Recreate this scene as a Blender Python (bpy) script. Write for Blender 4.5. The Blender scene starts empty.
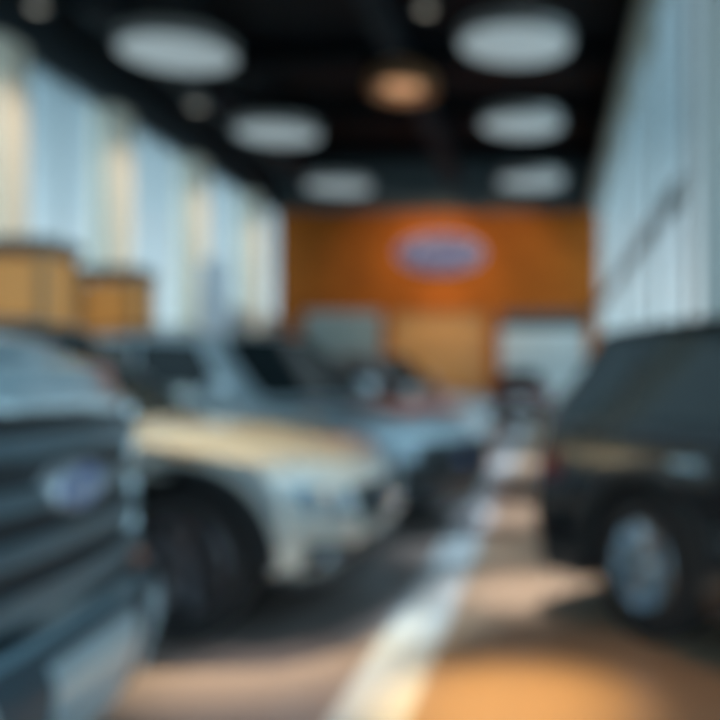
import bpy, bmesh, math, random
from mathutils import Vector, Matrix
random.seed(7)
SC = bpy.context.scene
COL = SC.collection
FP = 900.0                      # focal length in pixels of a 720 px frame
EYE = 1.25
PI = math.pi

# ------------------------------------------------------------------ materials
def mat(name, col, rough=.5, metal=0.0, coat=0.0, emit=None, estr=0.0, spec=.5, noise=0.0, nscale=8.0, trans=0.0):
    m = bpy.data.materials.new(name); m.use_nodes = True
    nt = m.node_tree; b = nt.nodes['Principled BSDF']
    b.inputs['Base Color'].default_value = (*col, 1)
    b.inputs['Roughness'].default_value = rough
    b.inputs['Metallic'].default_value = metal
    b.inputs['Coat Weight'].default_value = coat
    b.inputs['Coat Roughness'].default_value = .04
    b.inputs['Specular IOR Level'].default_value = spec
    b.inputs['Transmission Weight'].default_value = trans
    if emit:
        b.inputs['Emission Color'].default_value = (*emit, 1)
        b.inputs['Emission Strength'].default_value = estr
    if noise:
        tc = nt.nodes.new('ShaderNodeTexCoord'); n = nt.nodes.new('ShaderNodeTexNoise')
        n.inputs['Scale'].default_value = nscale; n.inputs['Detail'].default_value = 4
        r = nt.nodes.new('ShaderNodeMapRange')
        r.inputs['To Min'].default_value = max(0, rough - noise); r.inputs['To Max'].default_value = rough + noise
        nt.links.new(tc.outputs['Object'], n.inputs['Vector'])
        nt.links.new(n.outputs['Fac'], r.inputs['Value'])
        nt.links.new(r.outputs['Result'], b.inputs['Roughness'])
        mix = nt.nodes.new('ShaderNodeMix'); mix.data_type = 'RGBA'
        mix.inputs[6].default_value = (*[c * .85 for c in col], 1)
        mix.inputs[7].default_value = (*[min(1, c * 1.12) for c in col], 1)
        nt.links.new(n.outputs['Fac'], mix.inputs[0])
        nt.links.new(mix.outputs[2], b.inputs['Base Color'])
    return m

def paint(name, col, metal=.5, rough=.32, coat=1.0):
    return mat(name, col, rough, metal, coat, noise=.03, nscale=300)

def wood_mat(name, c1, c2, scale=(1, 1, 1), rough=.35):
    m = bpy.data.materials.new(name); m.use_nodes = True
    nt = m.node_tree; b = nt.nodes['Principled BSDF']; N = nt.nodes.new
    tc = N('ShaderNodeTexCoord'); mp = N('ShaderNodeMapping'); mp.inputs['Scale'].default_value = scale
    ns = N('ShaderNodeTexNoise'); ns.inputs['Scale'].default_value = 3; ns.inputs['Detail'].default_value = 6
    br = N('ShaderNodeTexBrick'); br.inputs['Scale'].default_value = 1.0
    br.inputs['Color1'].default_value = (*c1, 1); br.inputs['Color2'].default_value = (*c2, 1)
    br.inputs['Mortar'].default_value = (*[c * .45 for c in c1], 1)
    br.inputs['Mortar Size'].default_value = .006
    br.inputs['Brick Width'].default_value = 2.4; br.inputs['Row Height'].default_value = .5
    mx = N('ShaderNodeMix'); mx.data_type = 'RGBA'; mx.blend_type = 'MULTIPLY'; mx.inputs[0].default_value = .5
    rp = N('ShaderNodeValToRGB'); rp.color_ramp.elements[0].color = (.55, .5, .45, 1); rp.color_ramp.elements[0].position = .3
    rp.color_ramp.elements[1].position = .65
    sw = N('ShaderNodeSeparateXYZ'); cb = N('ShaderNodeCombineXYZ')
    L = nt.links.new
    L(tc.outputs['Object'], sw.inputs[0]); L(sw.outputs['X'], cb.inputs['X']); L(sw.outputs['Z'], cb.inputs['Y'])
    L(cb.outputs[0], br.inputs['Vector'])
    L(tc.outputs['Object'], mp.inputs[0]); L(mp.outputs[0], ns.inputs['Vector'])
    L(ns.outputs['Fac'], rp.inputs[0]); L(br.outputs['Color'], mx.inputs[6]); L(rp.outputs['Color'], mx.inputs[7])
    L(mx.outputs[2], b.inputs['Base Color']); b.inputs['Roughness'].default_value = rough
    return m

def glass_mat(name, tint=(.9, .95, .97), gloss=.1):
    m = bpy.data.materials.new(name); m.use_nodes = True
    nt = m.node_tree; nt.nodes.clear(); N = nt.nodes.new
    t = N('ShaderNodeBsdfTransparent'); t.inputs[0].default_value = (*tint, 1)
    g = N('ShaderNodeBsdfGlossy'); g.inputs['Roughness'].default_value = .03
    lw = N('ShaderNodeLayerWeight'); lw.inputs['Blend'].default_value = .5
    pw = N('ShaderNodeMath'); pw.operation = 'POWER'; pw.inputs[1].default_value = 5
    f = N('ShaderNodeMath'); f.operation = 'MULTIPLY_ADD'; f.inputs[1].default_value = .12; f.inputs[2].default_value = .03
    nt.links.new(lw.outputs['Facing'], pw.inputs[0]); nt.links.new(pw.outputs[0], f.inputs[0])
    mx = N('ShaderNodeMixShader'); o = N('ShaderNodeOutputMaterial'); L = nt.links.new
    L(f.outputs[0], mx.inputs[0]); L(t.outputs[0], mx.inputs[1]); L(g.outputs[0], mx.inputs[2]); L(mx.outputs[0], o.inputs[0])
    return m

def floor_mat():
    m = bpy.data.materials.new('polished_floor_tiles'); m.use_nodes = True
    nt = m.node_tree; b = nt.nodes['Principled BSDF']; N = nt.nodes.new; L = nt.links.new
    tc = N('ShaderNodeTexCoord'); sp = N('ShaderNodeSeparateXYZ'); L(tc.outputs['Object'], sp.inputs[0])
    br = N('ShaderNodeTexBrick'); br.offset = 0; br.inputs['Scale'].default_value = 1
    br.inputs['Brick Width'].default_value = .9; br.inputs['Row Height'].default_value = .9
    br.inputs['Mortar Size'].default_value = .004
    br.inputs['Color1'].default_value = (.32, .26, .24, 1); br.inputs['Color2'].default_value = (.35, .285, .26, 1)
    br.inputs['Mortar'].default_value = (.25, .2, .18, 1)
    L(tc.outputs['Object'], br.inputs['Vector'])
    b2 = N('ShaderNodeTexBrick'); b2.inputs['Scale'].default_value = 1
    b2.inputs['Brick Width'].default_value = .3; b2.inputs['Row Height'].default_value = 1.6
    b2.inputs['Mortar Size'].default_value = .004
    b2.inputs['Color1'].default_value = (.44, .33, .24, 1); b2.inputs['Color2'].default_value = (.40, .29, .20, 1)
    b2.inputs['Mortar'].default_value = (.36, .27, .2, 1)
    L(tc.outputs['Object'], b2.inputs['Vector'])
    # the timber aisle begins right of the pale inlay strip
    g = N('ShaderNodeMath'); g.operation = 'GREATER_THAN'; g.inputs[1].default_value = -.51; L(sp.outputs['X'], g.inputs[0])
    g2 = N('ShaderNodeMath'); g2.operation = 'LESS_THAN'; g2.inputs[1].default_value = 8; L(sp.outputs['X'], g2.inputs[0])
    gm = N('ShaderNodeMath'); gm.operation = 'MULTIPLY'; L(g.outputs[0], gm.inputs[0]); L(g2.outputs[0], gm.inputs[1])
    mx = N('ShaderNodeMix'); mx.data_type = 'RGBA'
    L(gm.outputs[0], mx.inputs[0]); L(br.outputs['Color'], mx.inputs[6]); L(b2.outputs['Color'], mx.inputs[7])
    ns = N('ShaderNodeTexNoise'); ns.inputs['Scale'].default_value = 5; L(tc.outputs['Object'], ns.inputs['Vector'])
    r = N('ShaderNodeMapRange'); r.inputs['To Min'].default_value = .29; r.inputs['To Max'].default_value = .31
    L(ns.outputs['Fac'], r.inputs['Value']); L(r.outputs[0], b.inputs['Roughness'])
    L(mx.outputs[2], b.inputs['Base Color'])
    b.inputs['Specular IOR Level'].default_value = .5
    return m

M = {}
M['floor'] = floor_mat()
M['strip'] = mat('pale_blue_inlay', (.74, .84, .90), .2, spec=.6, noise=.05)
M['black'] = mat('black_ceiling_paint', (.003, .004, .006), .6, noise=.1)
M['darkwall'] = mat('charcoal_paint', (.03, .042, .048), .7, noise=.1)
M['bulk'] = mat('grey_bulkhead_paint', (.075, .09, .095), .7, noise=.1)
M['steel'] = mat('dark_steel', (.008, .010, .012), .6, .1, noise=.08)
M['duct'] = mat('painted_duct', (.012, .015, .018), .6, .1, noise=.08)
M['copper'] = mat('brushed_copper', (.50, .26, .13), .35, .8, noise=.06)
M['column'] = mat('beige_plaster', (.80, .70, .56), .75, noise=.1)
M['taupe'] = mat('taupe_plaster', (.27, .25, .235), .8, noise=.1)
M['mullion'] = mat('grey_aluminium', (.33, .37, .38), .4, .4, noise=.06)
M['beam'] = mat('grey_beam_paint', (.40, .42, .41), .6, noise=.06)
M['spandrel'] = mat('pale_spandrel_paint', (.50, .54, .55), .6, noise=.05)
M['beige_trim'] = mat('beige_trim_paint', (.42, .33, .23), .6, noise=.06)
M['wood'] = wood_mat('orange_timber_panels', (.44, .112, .007), (.36, .088, .006), (.6, 1, 6), .6)
M['wood'].node_tree.nodes['Principled BSDF'].inputs['Specular IOR Level'].default_value = .15
M['wood_light'] = wood_mat('honey_timber_panels', (.50, .24, .065), (.45, .21, .055), (6, 1, .6))
for k in ('black', 'steel', 'duct'): M[k].node_tree.nodes['Principled BSDF'].inputs['Specular IOR Level'].default_value = .12
M['glass'] = glass_mat('window_glass')
M['office'] = mat('frosted_office_glass', (.24, .29, .28), .25, noise=.08)
M['white'] = mat('white_laminate', (.55, .57, .56), .45, noise=.05)
M['dark_lam'] = mat('dark_laminate', (.05, .055, .055), .4, noise=.05)
M['lamp'] = mat('lamp_diffuser', (.42, .44, .43), .5, emit=(.80, .95, 1.0), estr=.27)
M['lamp_rim'] = mat('lamp_rim', (.22, .21, .2), .4, .5, noise=.05)
M['warm'] = mat('warm_lit_panel', (.40, .2, .05), .5, emit=(1, .44, .11), estr=.22)
M['kiosk_wood'] = wood_mat('kiosk_timber', (.50, .25, .08), (.44, .21, .06), (4, 4, .6))
M['outside'] = mat('outdoor_paving', (.55, .60, .62), .9, noise=.05)
M['tyre'] = mat('tyre_rubber', (.013, .014, .016), .75, noise=.1)
M['alloy'] = mat('alloy_rim', (.30, .31, .33), .3, .9, noise=.05)
M['dull_alloy'] = mat('dull_alloy_rim', (.16, .16, .18), .4, .7, noise=.05)
M['bright_alloy'] = mat('bright_alloy_rim', (.50, .58, .64), .22, .9, noise=.05)
M['dark_alloy'] = mat('dark_alloy_rim', (.10, .105, .12), .35, .8, noise=.05)
M['plastic'] = mat('black_plastic', (.016, .02, .024), .5, noise=.08)
M['under'] = mat('underbody_black', (.005, .005, .006), .9, noise=.05)
M['tint'] = mat('tinted_glass', (.012, .018, .02), .04, spec=.6, noise=.01)
M['tint_soft'] = mat('pale_tinted_glass', (.035, .05, .055), .05, spec=.8, noise=.01)
M['chrome'] = mat('chrome', (.62, .74, .80), .16, 1.0, noise=.03)
M['bclad'] = mat('slate_bumper_plastic', (.035, .055, .07), .4, noise=.05)
M['bar'] = mat('dark_satin_bar', (.13, .18, .21), .3, .4, noise=.05)
M['satin'] = mat('satin_silver', (.50, .62, .68), .35, .5, noise=.05)
M['lens'] = mat('headlight_lens', (.30, .40, .47), .08, .2, 1, noise=.02)
M['lens_in'] = mat('headlight_reflector', (.45, .5, .52), .5, .5, noise=.03)
M['amber'] = mat('amber_lens', (.62, .30, .10), .15, noise=.02)
M['red'] = mat('red_tail_lens', (.16, .012, .01), .15, noise=.02)
M['badge_blue'] = mat('badge_blue', (.03, .07, .24), .3, noise=.02)
M['badge_white'] = mat('badge_silver', (.75, .78, .82), .25, .5, noise=.02)
M['sign_blue'] = mat('sign_blue_acrylic', (.05, .06, .16), .35, emit=(.10, .11, .30), estr=.12)
M['sign_white'] = mat('sign_white_letters', (.30, .32, .48), .4, emit=(.5, .5, .85), estr=.08)
M['totem'] = mat('pale_blue_banner', (.72, .78, .86), .6, noise=.05)
M['totem_base'] = mat('white_metal', (.75, .77, .78), .4, .2, noise=.05)

# ------------------------------------------------------------------ mesh helpers
def link_mesh(name, bm, m, parent=None, smooth=None, mats=None):
    bmesh.ops.recalc_face_normals(bm, faces=bm.faces)
    me = bpy.data.meshes.new(name); bm.to_mesh(me); bm.free()
    for x in (mats or [m]): me.materials.append(x)
    if smooth is not None:
        for p in me.polygons: p.use_smooth = True
        me.set_sharp_from_angle(angle=math.radians(smooth))
    o = bpy.data.objects.new(name, me); COL.objects.link(o)
    if parent: o.parent = parent
    return o

def box(bm, x0, x1, y0, y1, z0, z1, bev=0.0):
    b = bmesh.new()
    r = bmesh.ops.create_cube(b, size=1)
    for v in b.verts:
        v.co = Vector(((x0 + x1) / 2 + v.co.x * (x1 - x0), (y0 + y1) / 2 + v.co.y * (y1 - y0), (z0 + z1) / 2 + v.co.z * (z1 - z0)))
    if bev:
        bmesh.ops.bevel(b, geom=list(b.edges), offset=bev, segments=2, affect='EDGES')
    merge(bm, b)

def merge(dst, src):
    me = bpy.data.meshes.new('tmp'); src.to_mesh(me); dst.from_mesh(me); bpy.data.meshes.remove(me); src.free()

def lathe(bm, prof, seg=48, axis='Z', loc=(0, 0, 0), sy=1.0):
    """prof = list of (r, h). closed ends when r == 0."""
    rings = []
    for r, h in prof:
        ring = []
        if r < 1e-6:
            ring = [bm.verts.new(orient(0, 0, h, axis, loc, sy))] * seg
        else:
            for i in range(seg):
                a = 2 * PI * i / seg
                ring.append(bm.verts.new(orient(r * math.cos(a), r * math.sin(a), h, axis, loc, sy)))
        rings.append(ring)
    for a, b in zip(rings, rings[1:]):
        for i in range(seg):
            j = (i + 1) % seg
            q = []
            for v in (a[i], a[j], b[j], b[i]):
                if v not in q: q.append(v)
            if len(q) > 2:
                try: bm.faces.new(q)
                except ValueError: pass

def orient(x, y, h, axis, loc, sy):
    if axis == 'Z': p = Vector((x, y * sy, h))
    elif axis == 'Y': p = Vector((x, h, y * sy))
    else: p = Vector((h, x, y * sy))
    return p + Vector(loc)

def tube(bm, p0, p1, r, seg=12):
    p0, p1 = Vector(p0), Vector(p1); d = (p1 - p0).normalized()
    a = d.orthogonal().normalized(); b = d.cross(a)
    A = [bm.verts.new(p0 + r * (math.cos(t) * a + math.sin(t) * b)) for t in [2 * PI * i / seg for i in range(seg)]]
    B = [bm.verts.new(p1 + r * (math.cos(t) * a + math.sin(t) * b)) for t in [2 * PI * i / seg for i in range(seg)]]
    for i in range(seg): bm.faces.new((A[i], A[(i + 1) % seg], B[(i + 1) % seg], B[i]))
    bm.faces.new(A); bm.faces.new(B)

def bobj(name, args, m, parent=None, bev=0.0):
    bm = bmesh.new()
    for a in args: box(bm, *a, bev=bev)
    return link_mesh(name, bm, m, parent)

def empty(name, loc, rz=0, label=None, cat=None, group=None):
    o = bpy.data.objects.new(name, None); COL.objects.link(o)
    o.location = loc; o.rotation_euler = (0, 0, rz)
    tag(o, label, cat, group); return o

def tag(o, label=None, cat=None, group=None, kind=None):
    if label: o['label'] = label
    if cat: o['category'] = cat
    if group: o['group'] = group
    if kind: o['kind'] = kind
    return o

def struct(o, label=None):
    o['kind'] = 'structure'
    if label: o['label'] = label
    return o

def text_mesh(body, size, m, parent, name='lettering', shear=.35, depth=.01):
    cu = bpy.data.curves.new('t', 'FONT'); cu.body = body; cu.size = size; cu.extrude = depth
    cu.align_x = 'CENTER'; cu.align_y = 'CENTER'; cu.shear = shear
    o = bpy.data.objects.new('t', cu); COL.objects.link(o)
    me = bpy.data.meshes.new_from_object(o)
    bpy.data.objects.remove(o); bpy.data.curves.remove(cu)
    me.materials.clear(); me.materials.append(m)
    r = bpy.data.objects.new(name, me); COL.objects.link(r); r.parent = parent
    return r

def lerp(a, b, t): return a + (b - a) * t
def interp(pts, x):
    if x <= pts[0][0]: return pts[0][1]
    for (x0, y0), (x1, y1) in zip(pts, pts[1:]):
        if x <= x1:
            t = (x - x0) / (x1 - x0); t = t * t * (3 - 2 * t) * .45 + t * .55
            return lerp(y0, y1, t)
    return pts[-1][1]

def patch(fn, corners, off, thick, n=10, m=6, centre=Vector((0, 0, .7))):
    """a slab that follows surface fn(s, t) inside the quad of (s, t) corners, lifted off it"""
    bm = bmesh.new()
    (a, b, c, d) = corners
    P = {}
    for i in range(n + 1):
        for j in range(m + 1):
            u, v = i / n, j / m
            s = lerp(lerp(a[0], b[0], u), lerp(d[0], c[0], u), v)
            t = lerp(lerp(a[1], b[1], u), lerp(d[1], c[1], u), v)
            p = fn(s, t); e = 1e-3
            nn = (fn(s + e, t) - p).cross(fn(s, t + e) - p)
            nn = nn.normalized() if nn.length > 1e-12 else Vector((1, 0, 0))
            if nn.dot(p - centre) < 0: nn = -nn
            P[i, j] = (bm.verts.new(p + nn * off), bm.verts.new(p + nn * (off - thick)))
    for i in range(n):
        for j in range(m):
            for k in (0, 1):
                bm.faces.new((P[i, j][k], P[i + 1, j][k], P[i + 1, j + 1][k], P[i, j + 1][k]))
    ring = [(i, 0) for i in range(n)] + [(n, j) for j in range(m)] + [(i, m) for i in range(n, 0, -1)] + [(0, j) for j in range(m, 0, -1)]
    for q, r in zip(ring, ring[1:] + ring[:1]):
        bm.faces.new((P[q][0], P[r][0], P[r][1], P[q][1]))
    return bm

# ------------------------------------------------------------------ cars
def make_wheel(parent, loc, R, width, side, rim_m, spokes=5, name='wheel', rr=.66):
    bm = bmesh.new(); h = width / 2; r0 = R * rr
    lathe(bm, [(r0, -h), (R * .93, -h), (R * .985, -h * .8), (R, -h * .5), (R, h * .5), (R * .985, h * .8), (R * .93, h), (r0, h), (r0, -h)], 56, 'Y')
    w = link_mesh(name, bm, M['tyre'], parent, 35); w.location = loc
    bm = bmesh.new(); s = side
    lathe(bm, [(r0, h * .92 * s), (r0 * .95, h * .98 * s), (r0 * .9, h * .7 * s), (r0 * .88, -h * .4 * s), (0, -h * .5 * s)], 40, 'Y')
    for k in range(spokes):
        for dd in (-.16, .16):
            a = 2 * PI * k / spokes + dd + .3
            p0 = (r0 * .16 * math.cos(a), h * .55 * s, r0 * .16 * math.sin(a)); a2 = a + dd * .6
            p1 = (r0 * .92 * math.cos(a2), h * .82 * s, r0 * .92 * math.sin(a2))
            tube(bm, p0, p1, R * .048, 8)
    lathe(bm, [(0, h * .85 * s), (R * .12, h * .82 * s), (R * .19, h * .5 * s), (R * .19, h * .1 * s)], 24, 'Y')
    link_mesh('rim', bm, rim_m, w, 35)
    return w

def make_car(name, label, cat, loc, heading, P, body_m, rim_m, group=None):
    """x forward, y left, z up; heading = angle of +x in the room"""
    L, W, H = P['L'], P['W'], P['H']
    root = empty(name, loc, heading, label, cat, group)
    R = P.get('R', .36); Ra = R + P.get('gap', .06)
    xw = (L / 2 - P['of'], -L / 2 + P['orr']); zb0 = P['clear']
    top = [(x - L / 2 if False else x, z) for x, z in P['top']]       # (x, z) from the tail to the nose
    def zt(x): return interp(top, x)
    def zb(x):
        z = zb0
        for c in xw:
            if abs(x - c) < Ra: z = max(z, R + math.sqrt(Ra * Ra - (x - c) ** 2))
        return z
    nose = P['nose']; tail = P['tail']; pr = P.get('plan', .26)
    def B(u, v, w):
        av = min(1, abs(v))
        f = L / 2 - interp(nose, w) - pr * av ** 3.2
        r = -L / 2 + interp(tail, w) + .20 * av ** 3.6
        x = lerp(r, f, u)
        lo, hi = zb(x), zt(x) - P.get('shoulder', .05) * av ** 4
        z = lerp(lo, hi, w)
        ww = (z - zb0) / (H * .62)
        half = W / 2 * (1 - .10 * max(0, ww - .55) ** 1.5 - .05 * max(0, .25 - ww))
        for c in xw:
            half += .014 * math.exp(-((x - c) / .42) ** 2) * max(0, 1 - ww * .6)
        half -= .025 * math.exp(-((ww - .42) / .12) ** 2) * (1 - min(1, abs(x) / (L * .33)) ** 4)
        return Vector((x, v * half, z))
    # body shell
    nu, nv, nw = 110, 18, 12
    us = [i / nu for i in range(nu + 1)]; vs = [-1 + 2 * i / nv for i in range(nv + 1)]; ws = [i / nw for i in range(nw + 1)]
    bm = bmesh.new()
    def face_grid(A, Bq, fn, mi=0):
        g = [[bm.verts.new(fn(a, b)) for b in Bq] for a in A]
        for i in range(len(A) - 1):
            for j in range(len(Bq) - 1):
                f = bm.faces.new((g[i][j], g[i + 1][j], g[i + 1][j + 1], g[i][j + 1])); f.material_index = mi
    for s in (-1, 1): face_grid(us, ws, lambda u, w: B(u, s, w))
    face_grid(us, vs, lambda u, v: B(u, v, 1)); face_grid(us, vs, lambda u, v: B(u, v, 0), 1)
    for u in (0, 1): face_grid(vs, ws, lambda v, w: B(u, v, w))
    bmesh.ops.remove_doubles(bm, verts=bm.verts, dist=1e-4)
    sh = link_mesh('body_shell', bm, body_m, root, 40, [body_m, M['under']])
    mo = sh.modifiers.new('round', 'BEVEL'); mo.width = .028; mo.segments = 3; mo.limit_method = 'ANGLE'; mo.angle_limit = math.radians(38)
    # cabin
    G = P['cab']   # windshield base x, roof front x, roof rear x, rear glass base x, base half width, roof half width
    def C(u, v, w):
        av = abs(v)
        f = lerp(G[0], G[1], w ** .92) - .14 * av ** 2.4 * (1 - .3 * w); r = lerp(G[3], G[2], w ** .92) + .10 * av ** 2.4
        x = lerp(r, f, u)
        half = lerp(G[4], G[5], w ** 1.15) * (1 - .10 * max(0, (x - (G[1])) / max(.3, G[0] - G[1])) * (1 - w) * 0)
        xr = (x - (G[1] + G[2]) / 2) / (max(.1, (G[1] - G[2])) / 2)
        crown = P.get('crown', .05)
        zr = H - crown * min(1.6, abs(xr)) ** 2 - .045 * av ** 2.5
        lo = min(zt(x) - .05, zr)
        z = lerp(lo, zr, w)
        return Vector((x, v * half, z))
    bm = bmesh.new(); us2 = [i / 30 for i in range(31)]
    for s in (-1, 1): face_grid(us2, ws, lambda u, w: C(u, s, w))
    face_grid(us2, vs, lambda u, v: C(u, v, 1)); face_grid(us2, vs, lambda u, v: C(u, v, 0))
    for u in (0, 1): face_grid(vs, ws, lambda v, w: C(u, v, w))
    bmesh.ops.remove_doubles(bm, verts=bm.verts, dist=1e-4)
    cab = link_mesh('roof', bm, body_m, root, 40)
    mo = cab.modifiers.new('round', 'BEVEL'); mo.width = .03; mo.segments = 3; mo.limit_method = 'ANGLE'; mo.angle_limit = math.radians(38)
    gm = P.get('glass', M['tint'])
    cen = Vector((0, 0, .6))
    o = link_mesh('windshield', patch(lambda v, w: C(1, v, w), [(-.9, .13), (.9, .13), (.86, .95), (-.86, .95)], .012, .02, 14, 8, cen), gm, root, 40)
    link_mesh('rear_window', patch(lambda v, w: C(0, v, w), [(-.85, .25), (.85, .25), (.8, .9), (-.8, .9)], .012, .02, 14, 8, cen), gm, root, 40)
    # wipers
    bm = bmesh.new()
    for yy in (-.45, .15):
        a = C(1, yy / G[4], .12); b = C(1, (yy + .5) / G[4], .22)
        tube(bm, a + Vector((.035, 0, .015)), b + Vector((.035, 0, .02)), .009, 6)
    link_mesh('wiper', bm, M['plastic'], root)
    for s in (-1, 1):
        for (u0, u1) in P['sidewin']:
            k0 = .06 if u1 > .9 else 0.0
            link_mesh('side_window', patch(lambda u, w: C(u, s, w), [(u0, .2), (u1, .2), (u1 - k0, .88), (u0 + (.05 if u0 < .15 else 0), .88)], .010, .02, 10, 6, cen), gm, root, 40)
        # doors
        for (x0, x1) in P['doors']:
            u0 = (x0 + L / 2) / L; u1 = (x1 + L / 2) / L
            d = link_mesh('door', patch(lambda u, w: B(u, s, w), [(u0, .12), (u1, .12), (u1, .94), (u0, .94)], .007, .012, 16, 8, Vector((0, 0, .5))), body_m, root, 40)
            hp = B(u0 + .04, s, .80)
            bm = bmesh.new(); y0 = hp.y
            box(bm, hp.x, hp.x + .2, min(y0, y0 + s * .045), max(y0, y0 + s * .045), hp.z - .015, hp.z + .018, .008)
            link_mesh('door_handle', bm, P.get('handle', body_m), d)
        # sill cladding
        u0 = (xw[1] + Ra + .03 + L / 2) / L; u1 = (xw[0] - Ra - .03 + L / 2) / L
        link_mesh('sill', patch(lambda u, w: B(u, s, w), [(u0, .0), (u1, .0), (u1, .12), (u0, .12)], .02, .03, 14, 3, Vector((0, 0, .5))), P.get('clad', M['plastic']), root)
        for (a0, a1) in (((xw[0] + Ra + .04 + L / 2) / L, 1.0), (0.0, (xw[1] - Ra - .04 + L / 2) / L)):
            if a1 - a0 > .02:
                link_mesh('bumper_cladding', patch(lambda u, w: B(u, s, w), [(a0, .0), (a1, .0), (a1, .2), (a0, .2)], .014, .03, 8, 4, Vector((0, 0, .5))), P.get('clad', M['plastic']), root, 40)
        # arch rings
        if P.get('arches', True):
            for c in xw:
                bm = bmesh.new(); pts = []
                for k in range(33):
                    a = PI * k / 32
                    ring = []
                    for rr in (Ra - .01, Ra + .055):
                        px, pz = c + rr * math.cos(a), R + rr * math.sin(a)
                        px = max(-L / 2 + .02, min(L / 2 - .06, px))
                        uu = (px + L / 2) / L
                        w_ = .5; yy = B(uu, s, max(0, min(1, (pz - zb(px)) / max(.05, zt(px) - zb(px))))).y
                        ring += [bm.verts.new((px, yy - s * .03, max(zb0, pz))), bm.verts.new((px, yy + s * .014, max(zb0, pz)))]
                    pts.append(ring)
                for a, b in zip(pts, pts[1:]):
                    for i, j in ((0, 1), (1, 3), (3, 2), (2, 0)):
                        bm.faces.new((a[i], a[j], b[j], b[i]))
                link_mesh('wheel_arch', bm, P.get('clad', M['plastic']), root, 40)
        # mirrors
        mp = C(.97, s, .14); my = mp.y + s * .16
        bm = bmesh.new(); bmesh.ops.create_uvsphere(bm, u_segments=24, v_segments=16, radius=1)
        for v in bm.verts:
            c = v.co; k = [math.copysign(abs(t) ** .6, t) for t in c]
            v.co = Vector((mp.x - .14 + k[0] * (.075 if c.x < 0 else .095), my + k[1] * .115, mp.z + .08 + k[2] * .075))
        tube(bm, (mp.x - .12, mp.y - s * .02, mp.z + .02), (mp.x - .13, my, mp.z + .05), .022)
        mr = link_mesh('side_mirror', bm, body_m, root, 40)
        bm = bmesh.new(); box(bm, mp.x - .225, mp.x - .205, my - .085, my + .085, mp.z + .03, mp.z + .13, .008)
        link_mesh('mirror_glass', bm, M['tint'], mr)
        for c in xw:
            make_wheel(root, (c, s * (W / 2 - .125), R), R, .235, s, rim_m, P.get('spokes', 5), rr=P.get('rimr', .66))
    # lamps, grille
    F = lambda v, w: B(1, v, w)
    Rr = lambda v, w: B(0, v, w)
    cb = Vector((0, 0, .6))
    K = P['face']
    for s in (-1, 1):
        q = [(s * a, b) for a, b in K['head']]
        h = link_mesh('headlight', patch(F, q, .012, .03, 10, 5, cb), K.get('lens', M['lens']), root, 40)
        cx = sum(a for a, b in q) / 4; cz = sum(b for a, b in q) / 4
        pc = F(cx, cz); bm = bmesh.new(); lathe(bm, [(0, .030), (.045, .026), (.055, .012), (.055, -.01)], 20, 'X', (pc.x, pc.y, pc.z))
        link_mesh('lamp_bowl', bm, M['lens_in'], h, 40)
        # the lamp wraps on to the wing
        if K.get('wrap', True):
            link_mesh('headlight', patch(lambda u, w: B(u, s, w), [(.945, q[0][1] + .06), (1.0, q[0][1]), (1.0, q[2][1]), (.925, q[2][1] + .03)], .010, .03, 6, 4, cb), K.get('lens', M['lens']), root, 40)
            link_mesh('side_marker', patch(lambda u, w: B(u, s, w), [(.885, q[0][1] + .12), (.915, q[0][1] + .08), (.90, q[2][1] + .03), (.865, q[2][1] + .05)], .011, .03, 4, 4, cb), M['amber'], root, 40)
        if K.get('fog'):
            q = [(s * a, b) for a, b in K['fog']]
            fo = link_mesh('fog_lamp_housing', patch(F, q, .012, .03, 8, 5, cb), K.get('fogm', M['plastic']), root, 40)
            pc = F(sum(a for a, b in q) / 4, sum(b for a, b in q) / 4)
            bm = bmesh.new(); lathe(bm, [(0, .026), (.05, .022), (.058, 0), (.058, -.01)], 20, 'X', (pc.x, pc.y, pc.z))
            link_mesh('fog_lamp', bm, M['lens'], fo, 40)
        q = [(s * a, b) for a, b in K['taillight']]
        link_mesh('tail_light', patch(Rr, q, .014, .03, 8, 5, cb), M['red'], root, 40)
        link_mesh('tail_light', patch(lambda u, w: B(u, s, w), [(.0, .66), (.05, .7), (.045, .9), (.0, .9)], .012, .03, 5, 4, cb), M['red'], root, 40)
    g0, g1, gw0, gw1 = K['grille']      # half width at bottom and top, heights
    gr = link_mesh('grille', patch(F, [(-g0, gw0), (g0, gw0), (g1, gw1), (-g1, gw1)], .010, .03, 24, 8, cb), M['plastic'], root, 40)
    nb = K['bars']
    for k in range(nb):
        w0 = lerp(gw0, gw1, (k + .25) / nb); w1 = lerp(gw0, gw1, (k + .25 + K.get('barh', .4)) / nb)
        gg0 = lerp(g0, g1, (k + .5) / nb) * .97
        link_mesh('grille_bar', patch(F, [(-gg0, w0), (gg0, w0), (gg0, w1), (-gg0, w1)], K.get('barout', .03), .03, 20, 2, cb), K.get('barm', M['chrome']), gr, 40)
    if K.get('surround'):
        bm = bmesh.new(); t = .03
        for cs in ([(-g0 - t, gw0 - t), (g0 + t, gw0 - t), (g0 + t, gw0), (-g0 - t, gw0)], [(-g1 - t, gw1), (g1 + t, gw1), (g1 + t, gw1 + t), (-g1 - t, gw1 + t)],
                   [(-g0 - t, gw0), (-g0, gw0), (-g1, gw1), (-g1 - t, gw1)], [(g0, gw0), (g0 + t, gw0), (g1 + t, gw1), (g1, gw1)]):
            merge(bm, patch(F, cs, .035, .04, 16, 3, cb))
        link_mesh('grille_surround', bm, M['chrome'], root, 40)
    i0, i1, iw0, iw1 = K['intake']
    link_mesh('lower_intake', patch(F, [(-i0, iw0), (i0, iw0), (i1, iw1), (-i1, iw1)], .012, .03, 20, 3, cb), M['plastic'], root, 40)
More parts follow.
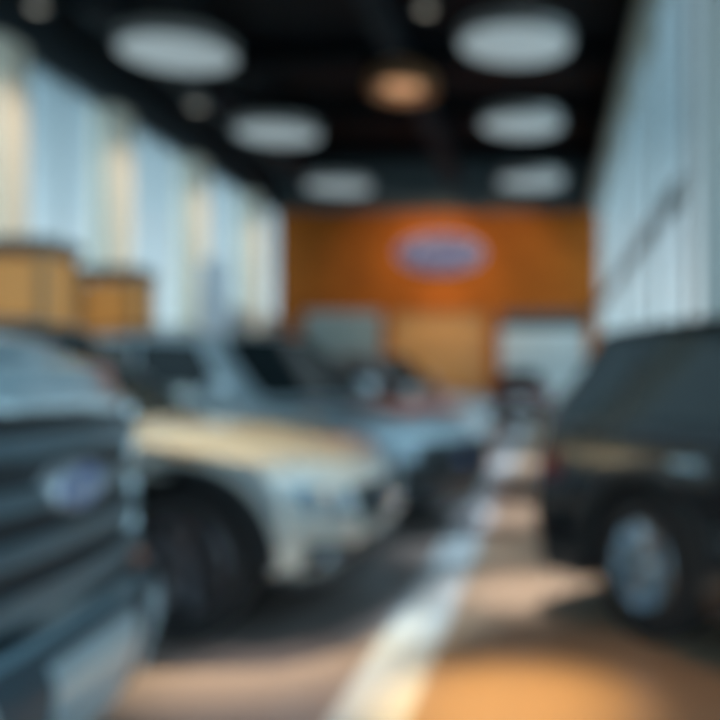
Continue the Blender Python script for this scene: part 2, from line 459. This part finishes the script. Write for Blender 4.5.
    if K.get('skid'):
        a, w0, w1 = K['skid']
        link_mesh('bumper_trim', patch(F, [(-a, w0), (a, w0), (a * .95, w1), (-a * .95, w1)], .03, .04, 20, 4, cb), M['chrome'], root, 40)
    if not K.get('bumper_clad'):
        link_mesh('chin_spoiler', patch(F, [(-.995, .0), (.995, .0), (.995, .11), (-.995, .11)], .016, .035, 26, 3, cb), P.get('clad', M['plastic']), root, 40)
    if K.get('bumper_clad'):
        link_mesh('bumper_cladding', patch(F, [(-.98, .0), (.98, .0), (.98, .31), (-.98, .31)], .022, .035, 26, 6, cb), M['bclad'], root, 40)
    for q in K.get('bright', []):
        for s in (-1, 1):
            link_mesh('bumper_panel', patch(F, [(s * a, b) for a, b in q], .03, .04, 10, 6, cb), K.get('brightm', M['chrome']), root, 40)
    # badge
    bs = K.get('badge', .09); pc = F(0, K.get('badgew', (gw0 + gw1) / 2)); bx = pc.x + K.get('barout', .03)
    bm = bmesh.new(); lathe(bm, [(0, .016), (bs * .97, .014), (bs, .006), (bs, -.04)], 40, 'X', (bx, 0, pc.z), .42)
    bd = link_mesh('badge', bm, M['badge_white'], root, 40)
    bm = bmesh.new(); lathe(bm, [(0, .020), (bs * .9, .019), (bs * .9, .010)], 40, 'X', (bx, 0, pc.z), .38)
    link_mesh('badge_field', bm, M['badge_blue'], bd, 40)
    if K.get('script'):
        t = text_mesh('Ford', bs * .78, M['badge_white'], bd, 'badge_script', .3, .003)
        t.location = (bx + .023, 0, pc.z); t.rotation_euler = (PI / 2, 0, PI / 2)
    # hood seam panel and rear plate
    hx0, hx1 = P['hood']
    u0 = (hx0 + L / 2) / L; u1 = (hx1 + L / 2) / L
    link_mesh('hood', patch(lambda u, v: B(u, v, 1), [(u0, -.78), (u1, -.72), (u1, .72), (u0, .78)], .008 + P.get('hoodlift', 0), .02 + P.get('hoodlift', 0), 18, 14, Vector((0, 0, 0))), body_m, root, 40)
    pc = Rr(0, .55); bm = bmesh.new(); box(bm, pc.x - .02, pc.x + .01, -.26, .26, pc.z - .06, pc.z + .06, .005)
    link_mesh('number_plate', bm, M['badge_white'], root)
    if P.get('rails'):
        for s in (-1, 1):
            bm = bmesh.new(); pts = [C(.15 + .7 * k / 10, s * .86, 1) for k in range(11)]
            for a, b in zip(pts, pts[1:]): tube(bm, a + Vector((0, 0, .045)), b + Vector((0, 0, .045)), .014, 8)
            for p in (pts[0], pts[5], pts[-1]): tube(bm, p, p + Vector((0, 0, .045)), .016, 8)
            link_mesh('roof_rail', bm, P.get('railm', M['plastic']), root)
    return root

def face(**k):
    d = dict(head=[(.62, .62), (.93, .66), (.95, .86), (.56, .80)], fog=[(.68, .2), (.86, .22), (.86, .36), (.66, .36)],
             taillight=[(.6, .62), (.97, .62), (.97, .88), (.68, .88)], grille=(.50, .54, .48, .84), bars=3, intake=(.58, .62, .10, .34))
    d.update(k); return d

def crossover(L=4.62, W=1.86, H=1.62, hood=1.0, **k):
    h = L / 2
    d = dict(L=L, W=W, H=H, R=.365, of=.88, orr=.95, clear=.22,
             top=[(-h, hood + .0), (-h + .25, hood + .05), (-.4, hood + .04), (h - 1.45, hood + .02), (h - .9, hood - .02), (h - .35, hood - .11), (h, hood - .24)],
             nose=[(0, .10), (.3, .02), (.55, 0), (.8, .03), (1, .14)], tail=[(0, .10), (.4, 0), (1, .08)],
             cab=(h - 1.18, h - 2.0, -h + .55, -h + .12, W / 2 * .93, W / 2 * .72), sidewin=[(.06, .2), (.23, .52), (.55, .9)],
             doors=[(-1.2, -.22), (-.2, .85)], hood=(h - 1.22, h - .12), face=face(), plan=.30)
    d.update(k); return d

def sedan(L=4.75, W=1.85, H=1.47, hood=.93, **k):
    h = L / 2
    d = crossover(L, W, H, hood, clear=.18, R=.34)
    d['cab'] = (h - 1.15, h - 2.05, -h + 1.25, -h + .5, W / 2 * .92, W / 2 * .68)
    d['arches'] = False
    d.update(k); return d

def place(headdeg, front_xy, L):
    """centre of a car whose nose centre stands at front_xy"""
    a = math.radians(headdeg)
    return (front_xy[0] - math.cos(a) * L / 2, front_xy[1] - math.sin(a) * L / 2, 0), a

# nearest pickup on the left, slate blue
truck_paint = paint('slate_blue_paint', (.24, .35, .41), .45, .3)
hT = 5.6 / 2
truck = dict(L=5.6, W=1.98, H=1.92, R=.42, gap=.08, of=.98, orr=1.2, clear=.32,
             top=[(-hT, 1.22), (-hT + 1.9, 1.26), (hT - 1.8, 1.39), (hT - 1.1, 1.41), (hT - .45, 1.37), (hT - .12, 1.29), (hT, 1.22)],
             nose=[(0, .02), (.2, -.03), (.32, .0), (.36, .06), (.7, .06), (.9, .07), (1, .10)], tail=[(0, .03), (1, .03)],
             cab=(hT - 1.35, hT - 2.1, -hT + 2.1, -hT + 1.9, .93, .74), sidewin=[(.08, .48), (.52, .9)],
             doors=[(-.75, .22), (.24, 1.25)], hood=(hT - 1.35, hT - .16), plan=.22, hoodlift=.02,
             face=face(head=[(.70, .60), (.95, .62), (.97, .88), (.70, .88)], grille=(.62, .62, .36, .88), bars=4, barh=.42, barout=.045,
                       intake=(.50, .54, .04, .14), fog=None, badge=.15, badgew=.69, barm=M['bar'], brightm=M['satin'], script=True, surround=True,
                       bumper_clad=True, bright=[[(.0, .0), (.26, .0), (.28, .27), (.0, .27)], [(.50, .0), (.70, .0), (.72, .26), (.52, .26)]]))
loc, a = place(6, (-1.24, 2.40), 5.6)
make_car('pickup_truck', 'slate blue pickup truck with tall barred grille and oval badge, nearest on the left side', 'pickup truck', loc, a, truck, truck_paint, M['dark_alloy'])

silver = paint('champagne_silver_paint', (.58, .60, .57), .3, .34)
C2 = crossover(rails=True, of=.80, spokes=5, clad=M['plastic'], glass=M['tint_soft'],
               face=face(barm=M['chrome'], badge=.085, script=True, fog=[(.60, .14), (.88, .16), (.88, .40), (.62, .36)]))
loc, a = place(-2, (-.91, 5.12), C2['L'])
make_car('crossover_car', 'champagne silver crossover with dark front wheel, parked between the blue pickup and the blue-grey crossover', 'car', loc, a, C2, silver, M['dull_alloy'])

white = paint('blue_grey_paint', (.46, .55, .60), .4, .30)
C3 = crossover(H=1.70, hood=1.05, rails=True, face=face(grille=(.72, .80, .34, .84), bars=3, barh=.16, barm=M['plastic'], badge=.1, intake=(.80, .80, .06, .32)))
loc, a = place(-24, (-.74, 7.55), C3['L'])
make_car('crossover_car', 'blue-grey crossover with wide black grille, just beyond the champagne silver one', 'car', loc, a, C3, white, M['dark_alloy'])

pale = paint('pale_grey_paint', (.55, .58, .58), .35, .3)
C4 = sedan()
loc, a = place(-22, (-.98, 12.3), C4['L'])
make_car('sedan_car', 'pale grey sedan behind the blue-grey crossover in the left row', 'car', loc, a, C4, pale, M['alloy'])
taupe_p = paint('taupe_paint', (.30, .27, .25), .4, .3)
C5 = crossover(H=1.75, hood=1.05)
loc, a = place(-20, (-1.25, 17.6), C5['L'])
make_car('crossover_car', 'taupe crossover behind the pale grey sedan, last of the left row', 'car', loc, a, C5, taupe_p, M['alloy'])

black_p = paint('black_paint', (.010, .013, .017), .2, .25)
K1 = crossover(rimr=.60, orr=1.10, glass=M['tint_soft'], cab=(2.275 - 1.18, 2.275 - 2.0, -2.275 + .38, -2.275 + .05, .87, .68), L=4.55, H=1.58, hood=.93, R=.36, spokes=5, handle=M['chrome'], top=[(-4.55 / 2, .90), (-4.55 / 2 + .25, .98), (-.4, .96), (.8, .95), (1.4, .91), (1.95, .82), (2.275, .70)])
# rear wheel of the near side stands at about (.49, 4.3)
ang = math.radians(-90 + 34)
hd = Vector((math.cos(ang), math.sin(ang))); rt = Vector((hd.y, -hd.x))
cen = Vector((.53, 4.32)) - rt * (K1['W'] / 2 - .12) + hd * (K1['L'] / 2 - K1['orr'])
make_car('hatchback_car', 'glossy black hatchback with bright alloy wheel, nearest on the right side of the aisle', 'car', (cen.x, cen.y, 0), ang, K1, black_p, M['bright_alloy'])
char_p = paint('charcoal_paint_metallic', (.035, .036, .04), .5, .3)
K2 = crossover(L=4.5, H=1.55, hood=.95)
cen = Vector((.48, 9.0)) - rt * (K2['W'] / 2 - .12) + hd * (K2['L'] / 2 - K2['orr'])
make_car('crossover_car', 'charcoal crossover partly hidden behind the black hatchback', 'car', (cen.x, cen.y, 0), ang, K2, char_p, M['dark_alloy'])
red_p = paint('dark_maroon_paint', (.06, .016, .012), .3, .3)
K3 = sedan(W=1.8, L=4.4)
make_car('sedan_car', 'dark maroon sedan seen end on, far down the aisle before the back wall', 'car', (-.85, 29.0, 0), math.radians(90), K3, red_p, M['dark_alloy'])

# ------------------------------------------------------------------ the room
XL, XR, YB, YF, HT, GT = -11.0, 1.8, 36.6, -7.0, 10.1, 8.0
XR2, YJ = 6.5, 11.6
def slab(name, *a, m, label=None): return struct(bobj(name, [a], m), label)
struct(bobj('floor', [(XL - .2, XR + .3, YF - .2, YB + .3, -.2, 0), (XR + .3, XR2 + .3, YF - .2, YJ + .3, -.2, 0)], M['floor']), 'polished tile floor with a warm plank aisle')
slab('trim_1', -.80, -.51, YF, YB - 4, 0, .004, m=M['strip'], label='pale blue inlay strip along the aisle floor')
slab('ground', -90, 90, -70, 110, -.5, -.22, m=M['outside'], label='pale paving outside the windows')
struct(bobj('ceiling', [(XL - .2, XR + .3, YF - .2, YB + .3, HT, HT + .3), (XR + .3, XR2 + .3, YF - .2, YJ + .3, HT, HT + .3)], M['black']), 'black painted ceiling')
slab('wall_left', XL - .3, XL, YF, YB, GT, HT, m=M['darkwall'])
slab('wall_right', XR, XR + .3, YJ, YB, GT + .35, HT, m=M['black'])
slab('wall_right', XR2, XR2 + .3, YF, YJ, GT, HT, m=M['black'])
slab('wall_right', XR + .3, XR2, YJ, YJ + .3, GT, HT, m=M['black'])
slab('wall_front', XL, XR2, YF - .3, YF, GT - 1, HT, m=M['black'])
slab('trim_2', XR - .12, XR + .3, YJ, YB, GT, GT + .35, m=M['beige_trim'], label='beige trim above the right windows')
# back wall
slab('wall_back', XL, XR + .3, YB, YB + .3, GT, HT, m=M['bulk'], label='grey bulkhead above the timber wall')
slab('wall_back', XL, XR + .3, YB - .05, YB + .3, 3.95, GT, m=M['wood'], label='orange timber panelled back wall')
slab('wall_back', XL, -9.95, YB - .05, YB + .3, 0, 3.95, m=M['wood'])
slab('wall_back', -6.75, -6.45, YB - .05, YB + .3, 0, 3.95, m=M['wood'])
slab('wall_back', -2.45, -1.95, YB - .05, YB + .3, 0, 3.95, m=M['wood'])
slab('wall_back', 1.55, XR + .3, YB - .05, YB + .3, 0, 3.95, m=M['wood'])
slab('wall_back', -6.45, -2.45, YB + .15, YB + .3, 0, 3.95, m=M['wood_light'], label='honey timber panel in the lit portal')
slab('wall_back', -1.95, 1.55, YB + .1, YB + .3, 0, 3.3, m=M['white'])
slab('trim_3', -1.95, 1.55, YB, YB + .3, 3.3, 3.95, m=M['dark_lam'], label='dark header above the white opening')
for i, (xa, xb) in enumerate(((-9.95, -8.9), (-8.85, -7.85), (-7.8, -6.75))):
    w = struct(bobj('window_%d' % (30 + i), [(xa, xb, YB + .05, YB + .1, .1, 3.85)], M['office']), 'frosted pane of the back office')
    bobj('window_frame', [(xa - .03, xa + .06, YB - .02, YB + .12, 0, 3.95), (xa, xb, YB - .02, YB + .12, 3.82, 3.95), (xa, xb, YB - .02, YB + .12, 0, .12)], M['mullion'], w)
# left glazing: window bays between plaster piers
piers = [-5.5, -.5, 4.5, 9.0, 13.4, 18.0, 22.7, 27.8, 33.2]
n = 1
for y in piers:
    c = struct(bobj('pillar', [(XL - .35, XL + .35, y - .42, y + .42, 0, GT)], M['column']), 'beige plaster pier in the left window wall')
edges = [YF] + piers + [YB]
def bay_y(x, ya, yb, z0, z1, rows, cols, n, side, t=.05):
    w = struct(bobj('window_%d' % n, [(x - .01, x + .01, ya, yb, z0, z1)], M['glass']))
    fr = []
    for k in range(cols + 1):
        yy = lerp(ya, yb, k / cols); fr.append((x - t, x + t, yy - .03, yy + .03, z0, z1))
    for z in rows: fr.append((x - t, x + t, ya, yb, z - .04, z + .04))
    bobj('window_frame', fr, M['mullion'], w)
for ya, yb in zip(edges, edges[1:]):
    a0 = ya + (.42 if ya in piers else 0); b0 = yb - (.42 if yb in piers else 0)
    z0 = 0.0 if ya < 27 else 3.6
    bay_y(XL, a0, b0, z0, GT, [z0 + .05, GT - .05], 2, n, 1); n += 1
slab('wall_left', XL - .25, XL + .2, 28.2, YB, 0, 3.6, m=M['taupe'], label='taupe low wall under the far left windows')
# right glazing, far part
ry = [11.9, 15.2, 18.6, 22.5, 27.0, 31.8, YB]
for ya, yb in zip(ry, ry[1:]):
    bay_y(XR + .03, ya, yb, 0, 3.78, [.1, 3.72], 1, n, -1, .02); n += 1
    bay_y(XR + .03, ya, yb, 3.95, GT, [4.02, GT - .05], 1, n, -1, .02); n += 1
slab('trim_4', XR - .02, XR + .08, YJ, YB, 3.78, 3.95, m=M['spandrel'], label='grey spandrel beam across the right windows')
for y in ry[:-1]:
    struct(bobj('pillar', [(XR, XR + .07, y - .16, y + .16, 0, GT)], M['beam']), 'grey mullion pier of the right facade')
struct(bobj('pillar', [(XR + .16, XR + .75, YJ - .3, YJ - .0, 0, GT)], M['beam']), 'grey corner pier where the right wall steps out')
# return wall glazing, near right glazing, front glazing
def bay_x(y, xa, xb, z0, z1, cols, n):
    w = struct(bobj('window_%d' % n, [(xa, xb, y - .01, y + .01, z0, z1)], M['glass']))
    fr = [(lerp(xa, xb, k / cols) - .03, lerp(xa, xb, k / cols) + .03, y - .05, y + .05, z0, z1) for k in range(cols + 1)]
    fr += [(xa, xb, y - .05, y + .05, z - .04, z + .04) for z in (z0 + .05, 3.6, z1 - .05)]
    bobj('window_frame', fr, M['mullion'], w)
bay_x(YJ, XR + .75, XR2, 0, GT, 2, n); n += 1
bay_x(YF, XL, XR2, 0, GT - 1, 8, n); n += 1
for ya, yb in ((YF, -2.5), (-2.5, 2.5), (2.5, 7.2), (7.2, YJ)):
    bay_y(XR2, ya, yb, 0, GT, [.05, 3.6, GT - .05], 2, n, -1); n += 1

# ceiling steel
for i, y in enumerate((14, 19, 24, 29, 34)):
    struct(bobj('beam', [(XL, XR, y - .12, y + .12, HT - .55, HT)], M['steel']), 'black ceiling beam')
def duct(x, y0, y1, z, r, label):
    bm = bmesh.new(); tube(bm, (x, y0, z), (x, y1, z), r, 24)
    yy = y0 + 1
    while yy < y1:
        tube(bm, (x, yy - .04, z), (x, yy + .04, z), r * 1.06, 24); yy += 2.4
    d = tag(link_mesh('air_duct', bm, M['duct'], None, 40), label, 'air duct')
    yy = y0 + 1
    while yy < y1:
        for s in (-1, 1):
            bm = bmesh.new(); tube(bm, (x + s * r, yy, z), (x + s * r, yy, HT + .02), .02, 6)
            link_mesh('hanger', bm, M['steel'], d)
        yy += 4.8
duct(-8.9, 17.2, 35, 8.7, .42, 'round dark air duct under the ceiling near the left windows')
duct(-3.6, 13, 35, 9.0, .30, 'thin dark air duct between the two rows of disc lamps')

# disc lamps
def disc_lamp(x, y, z, d, label):
    t = empty('pendant_lamp', (x, y, z), 0, label, 'pendant lamp', 'round disc lamps hanging from the ceiling')
    r = d / 2
    bm = bmesh.new(); lathe(bm, [(r * .96, 0), (r, .0), (r, .22), (r * .97, .24), (0, .26)], 64)
    link_mesh('lamp_shade', bm, M['lamp_rim'], t, 35)
    bm = bmesh.new(); lathe(bm, [(0, -.05), (r * .6, -.035), (r * .95, .0), (r * .95, .03), (0, .03)], 64)
    link_mesh('diffuser', bm, M['lamp'], t, 35)
    bm = bmesh.new()
    for k in range(3):
        a = 2 * PI * k / 3; tube(bm, (r * .7 * math.cos(a), r * .7 * math.sin(a), .24), (0, 0, 1.6), .012, 6)
    tube(bm, (0, 0, 1.6), (0, 0, HT - z), .015, 6)
    link_mesh('cord', bm, M['steel'], t)
    return t
LZ = 6.93
for i, (x, y, d, l) in enumerate([(-6.5, 15.8, 2.0, 'nearest round disc lamp of the row by the left windows'), (-6.3, 21.0, 1.95, 'middle round disc lamp of the row by the left windows'),
     (-6.25, 26.9, 2.0, 'farthest round disc lamp of the row by the left windows'), (-.56, 15.4, 1.95, 'nearest round disc lamp of the row over the aisle'),
     (-.60, 20.3, 1.85, 'middle round disc lamp of the row over the aisle'), (-.50, 26.2, 1.95, 'farthest round disc lamp of the row over the aisle')]):
    disc_lamp(x, y, LZ, d, l)
# copper bowl pendant
t = empty('pendant_lamp', (-2.75, 17.0, 6.65), 0, 'copper bowl pendant between the two rows of disc lamps', 'pendant lamp')
bm = bmesh.new(); lathe(bm, [(.66, 0), (.64, .22), (.5, .42), (.25, .55), (.06, .6), (0, .6)], 48); lathe(bm, [(.64, 0), (.62, .2), (.48, .4), (.2, .52), (0, .54)], 48)
link_mesh('lamp_shade', bm, M['copper'], t, 50)
bm = bmesh.new(); lathe(bm, [(0, .02), (.3, .05), (.4, .2), (0, .3)], 32); link_mesh('bulb', bm, mat('warm_bulb', (.8, .5, .3), .5, emit=(1, .45, .2), estr=.55), t, 40)
bm = bmesh.new(); tube(bm, (0, 0, .6), (0, 0, HT - 6.65), .015, 6); link_mesh('cord', bm, M['steel'], t)
# spotlights
def spot_fix(x, y, z, label, grp=None):
    t = empty('ceiling_spotlight', (x, y, z), 0, label, 'spotlight', grp)
    bm = bmesh.new(); lathe(bm, [(0, .3), (.12, .3), (.16, 0), (.13, 0), (.12, .05), (0, .06)], 24); link_mesh('housing', bm, M['lamp_rim'], t, 40)
    bm = bmesh.new(); tube(bm, (0, 0, .3), (0, 0, HT - z), .02, 8); link_mesh('stem', bm, M['steel'], t)
    bm = bmesh.new(); lathe(bm, [(0, .01), (.115, .015), (.115, .04), (0, .04)], 24); link_mesh('bulb', bm, mat('spot_bulb', (.7, .7, .6), .4, emit=(1, .85, .65), estr=.5), t, 40)
spot_fix(-9.2, 16.2, 7.9, 'small round spotlight by the ceiling above the left windows')
spot_fix(-6.95, 17.8, 6.6, 'small spotlight below the nearest left disc lamp')
spot_fix(-2.2, 16.2, 7.85, 'small spotlight above the copper bowl pendant')

# oval wall sign
t = empty('wall_sign', (-4.36, YB - .12, 6.30), 0, 'blue oval sign with white script on the timber back wall', 'sign')
bm = bmesh.new(); lathe(bm, [(0, -.10), (1.74, -.10), (1.77, -.06), (1.77, .06), (0, .06)], 80, 'Y', (0, 0, 0), .44)
link_mesh('sign_rim', bm, M['sign_white'], t, 40)
bm = bmesh.new(); lathe(bm, [(0, -.13), (1.68, -.125), (1.70, -.09)], 80, 'Y', (0, 0, 0), .42)
link_mesh('sign_face', bm, M['sign_blue'], t, 40)
x = text_mesh('Ford', 1.35, M['sign_white'], t, 'lettering', .3, .02); x.location = (0, -.155, 0); x.rotation_euler = (PI / 2, 0, 0)
x.scale = (1.05, .8, 1)

# timber kiosks by the left windows
def kiosk(x0, x1, y0, y1, h, label):
    t = empty('display_kiosk', ((x0 + x1) / 2, (y0 + y1) / 2, 0), 0, label, 'kiosk')
    w, d = (x1 - x0) / 2, (y1 - y0) / 2
    bobj('frame', [(-w, -w + .1, -d, -d + .1, 0, h), (w - .1, w, -d, -d + .1, 0, h), (-w, -w + .1, d - .1, d, 0, h), (w - .1, w, d - .1, d, 0, h),
                   (-w, w, -d, d, h * .42, h * .42 + .06), (-w, w, -d, d, .1, .18)], M['kiosk_wood'], t)
    bobj('canopy', [(-w - .06, w + .06, -d - .06, d + .06, h, h + .16)], M['dark_lam'], t, .02)
    bobj('lit_panel', [(-w + .1, w - .1, d - .12, d - .06, h * .45, h - .04), (w - .12, w - .06, -d + .1, d - .1, h * .45, h - .04), (-w + .1, w - .1, -d + .02, -d + .05, h * .5, h - .08)], M['warm'], t)
    bobj('counter', [(-w + .06, w - .06, -d + .06, d - .06, .18, h * .42)], M['kiosk_wood'], t, .02)
kiosk(-8.6, -6.1, 10.9, 11.7, 2.80, 'wide timber kiosk with amber lit panels, beside the left windows behind the pickup')
kiosk(-6.9, -6.07, 13.2, 13.85, 2.72, 'narrow timber kiosk with an amber lit panel, farther along than the wide one')
# banner totem
t = empty('banner_totem', (-5.92, 16.0, 0), 0, 'tall pale blue banner totem standing between kiosks and back wall', 'totem')
bobj('banner', [(-.28, .28, -.03, .03, .3, 3.35)], M['totem'], t, .02)
bobj('base', [(-.4, .4, -.25, .25, 0, .08), (-.04, .04, -.04, .04, .08, 3.4)], M['totem_base'], t, .01)
# reception desk by the white opening
t = empty('reception_desk', (.1, 33.5, 0), 0, 'long white reception desk before the timber wall, right of the lit portal', 'desk')
bobj('desk_front', [(-1.5, 1.3, -.4, -.3, 0, 1.9), (-1.5, -1.4, -.3, .4, 0, 1.9), (1.2, 1.3, -.3, .4, 0, 1.9)], M['white'], t, .02)
bobj('countertop', [(-1.6, 1.4, -.5, .5, 1.9, 2.0)], M['dark_lam'], t, .02)

# ------------------------------------------------------------------ light
def spot(name, loc, aim, power, col, size=60, blend=.8, r=.15):
    l = bpy.data.lights.new(name, 'SPOT'); l.energy = power; l.color = col; l.spot_size = math.radians(size); l.spot_blend = blend; l.shadow_soft_size = r
    o = bpy.data.objects.new(name, l); COL.objects.link(o); o.location = loc
    o.rotation_euler = (Vector(aim) - Vector(loc)).to_track_quat('-Z', 'Y').to_euler(); return o
def area(name, loc, aim, power, col, sx, sy):
    l = bpy.data.lights.new(name, 'AREA'); l.shape = 'RECTANGLE'; l.size = sx; l.size_y = sy; l.energy = power; l.color = col
    o = bpy.data.objects.new(name, l); COL.objects.link(o); o.location = loc
    o.rotation_euler = (Vector(aim) - Vector(loc)).to_track_quat('-Z', 'Y').to_euler(); return o
WARM = (1, .72, .42)
for x, p in ((-6.2, 450), (-4.2, 950), (-1.8, 550)):
    spot('wall_washer', (x, 31.5, 9.4), (x, YB, 5.6), p, WARM, 62)
spot('portal_light', (-4.4, 33.6, 7.2), (-4.4, YB + .1, 2.3), 480, (1, .8, .55), 50)
for y in (18.0, 22.7, 27.8, 33.2):
    spot('added_pier_light', (XL + 4.5, y - 2.5, 9.3), (XL, y, 5.0), 1300, (1, .84, .66), 34, .7)  # added spots without fixtures, only to brighten the piers
spot('added_floor_light', (-.1, 4.4, 9.4), (-.17, 3.45, 0), 7500, (1, .60, .21), 8, 1)  # added spots without fixtures, here to line end of group: pools on the floor
spot('added_floor_light', (.0, 4.2, 9.4), (.25, 3.3, 0), 900, (1, .50, .16), 18, 1)
spot('added_floor_light', (-.5, 7.2, 9.4), (-.55, 6.5, 0), 2600, (.80, .92, 1), 9, 1)  # added cool spot, lifts the strip farther along
spot('added_floor_light', (.1, 6.4, 9.4), (-.08, 5.3, 0), 6500, (1, .93, .88), 9, 1)
spot('added_floor_light', (-1.0, 4.4, 9.4), (-1.1, 3.7, 0), 2300, (1, .85, .76), 9, 1)  # added to brighten the tiles left of the strip
spot('added_floor_light', (-.8, 5.4, 9.4), (-.66, 4.6, 0), 2600, (.80, .92, 1), 6, 1)  # added to brighten the near part of the inlay strip
spot('added_floor_light', (-.1, 9.4, 9.4), (-.1, 8.2, 0), 5500, (.94, .95, 1), 12, 1)
spot('added_floor_light', (-.1, 14.5, 9.4), (-.1, 13.2, 0), 7000, (.94, .95, 1), 16, 1)
spot('added_hood_light', (-3.2, 7.6, 9.4), (-1.72, 4.75, 1), 8500, (1, .76, .44), 13, 1)  # added unseen spot, warms the hood of the champagne crossover

W = bpy.data.worlds.new('sky'); SC.world = W; W.use_nodes = True
nt = W.node_tree; bg = nt.nodes['Background']
tc = nt.nodes.new('ShaderNodeTexCoord'); sp = nt.nodes.new('ShaderNodeSeparateXYZ'); rp = nt.nodes.new('ShaderNodeValToRGB')
nt.links.new(tc.outputs['Generated'], sp.inputs[0]); nt.links.new(sp.outputs['Z'], rp.inputs[0]); nt.links.new(rp.outputs[0], bg.inputs[0])
cr = rp.color_ramp; cr.elements[0].position = 0; cr.elements[0].color = (.60, .72, .76, 1)
cr.elements[1].position = 1; cr.elements[1].color = (.30, .44, .52, 1)
for p, c in ((.10, (.52, .64, .69)), (.17, (.38, .50, .56)), (.27, (.20, .30, .355)), (.5, (.22, .32, .38))):
    e = cr.elements.new(p); e.color = (*c, 1)
# unseen sky behind and right of the viewer, boosted to brighten the interior
dt = nt.nodes.new('ShaderNodeVectorMath'); dt.operation = 'DOT_PRODUCT'; dt.inputs[1].default_value = Vector((.60, -.72, .35)).normalized()
nt.links.new(tc.outputs['Generated'], dt.inputs[0])
mr = nt.nodes.new('ShaderNodeMapRange'); mr.interpolation_type = 'SMOOTHSTEP'
mr.inputs['From Min'].default_value = -.35; mr.inputs['From Max'].default_value = 1.0
mr.inputs['To Min'].default_value = 1.42; mr.inputs['To Max'].default_value = 7.0
nt.links.new(dt.outputs['Value'], mr.inputs['Value']); nt.links.new(mr.outputs['Result'], bg.inputs[1])

# ------------------------------------------------------------------ camera
cd = bpy.data.cameras.new('camera'); cam = bpy.data.objects.new('camera', cd); COL.objects.link(cam)
cam.location = (0, 0, EYE); cam.rotation_euler = (PI / 2, 0, 0)
cd.sensor_width = 36; cd.lens = 36 * FP / 720
cd.shift_x = -(548 - 360) / 720; cd.shift_y = (378 - 360) / 720
cd.dof.use_dof = True; cd.dof.focus_distance = .35; cd.dof.aperture_fstop = 3.7
cd.clip_start = .05
SC.camera = cam
SC.view_settings.view_transform = 'Standard'; SC.view_settings.look = 'None'
SC.view_settings.exposure = 0.0; SC.view_settings.gamma = 1.0; SC.view_settings.use_curve_mapping = False
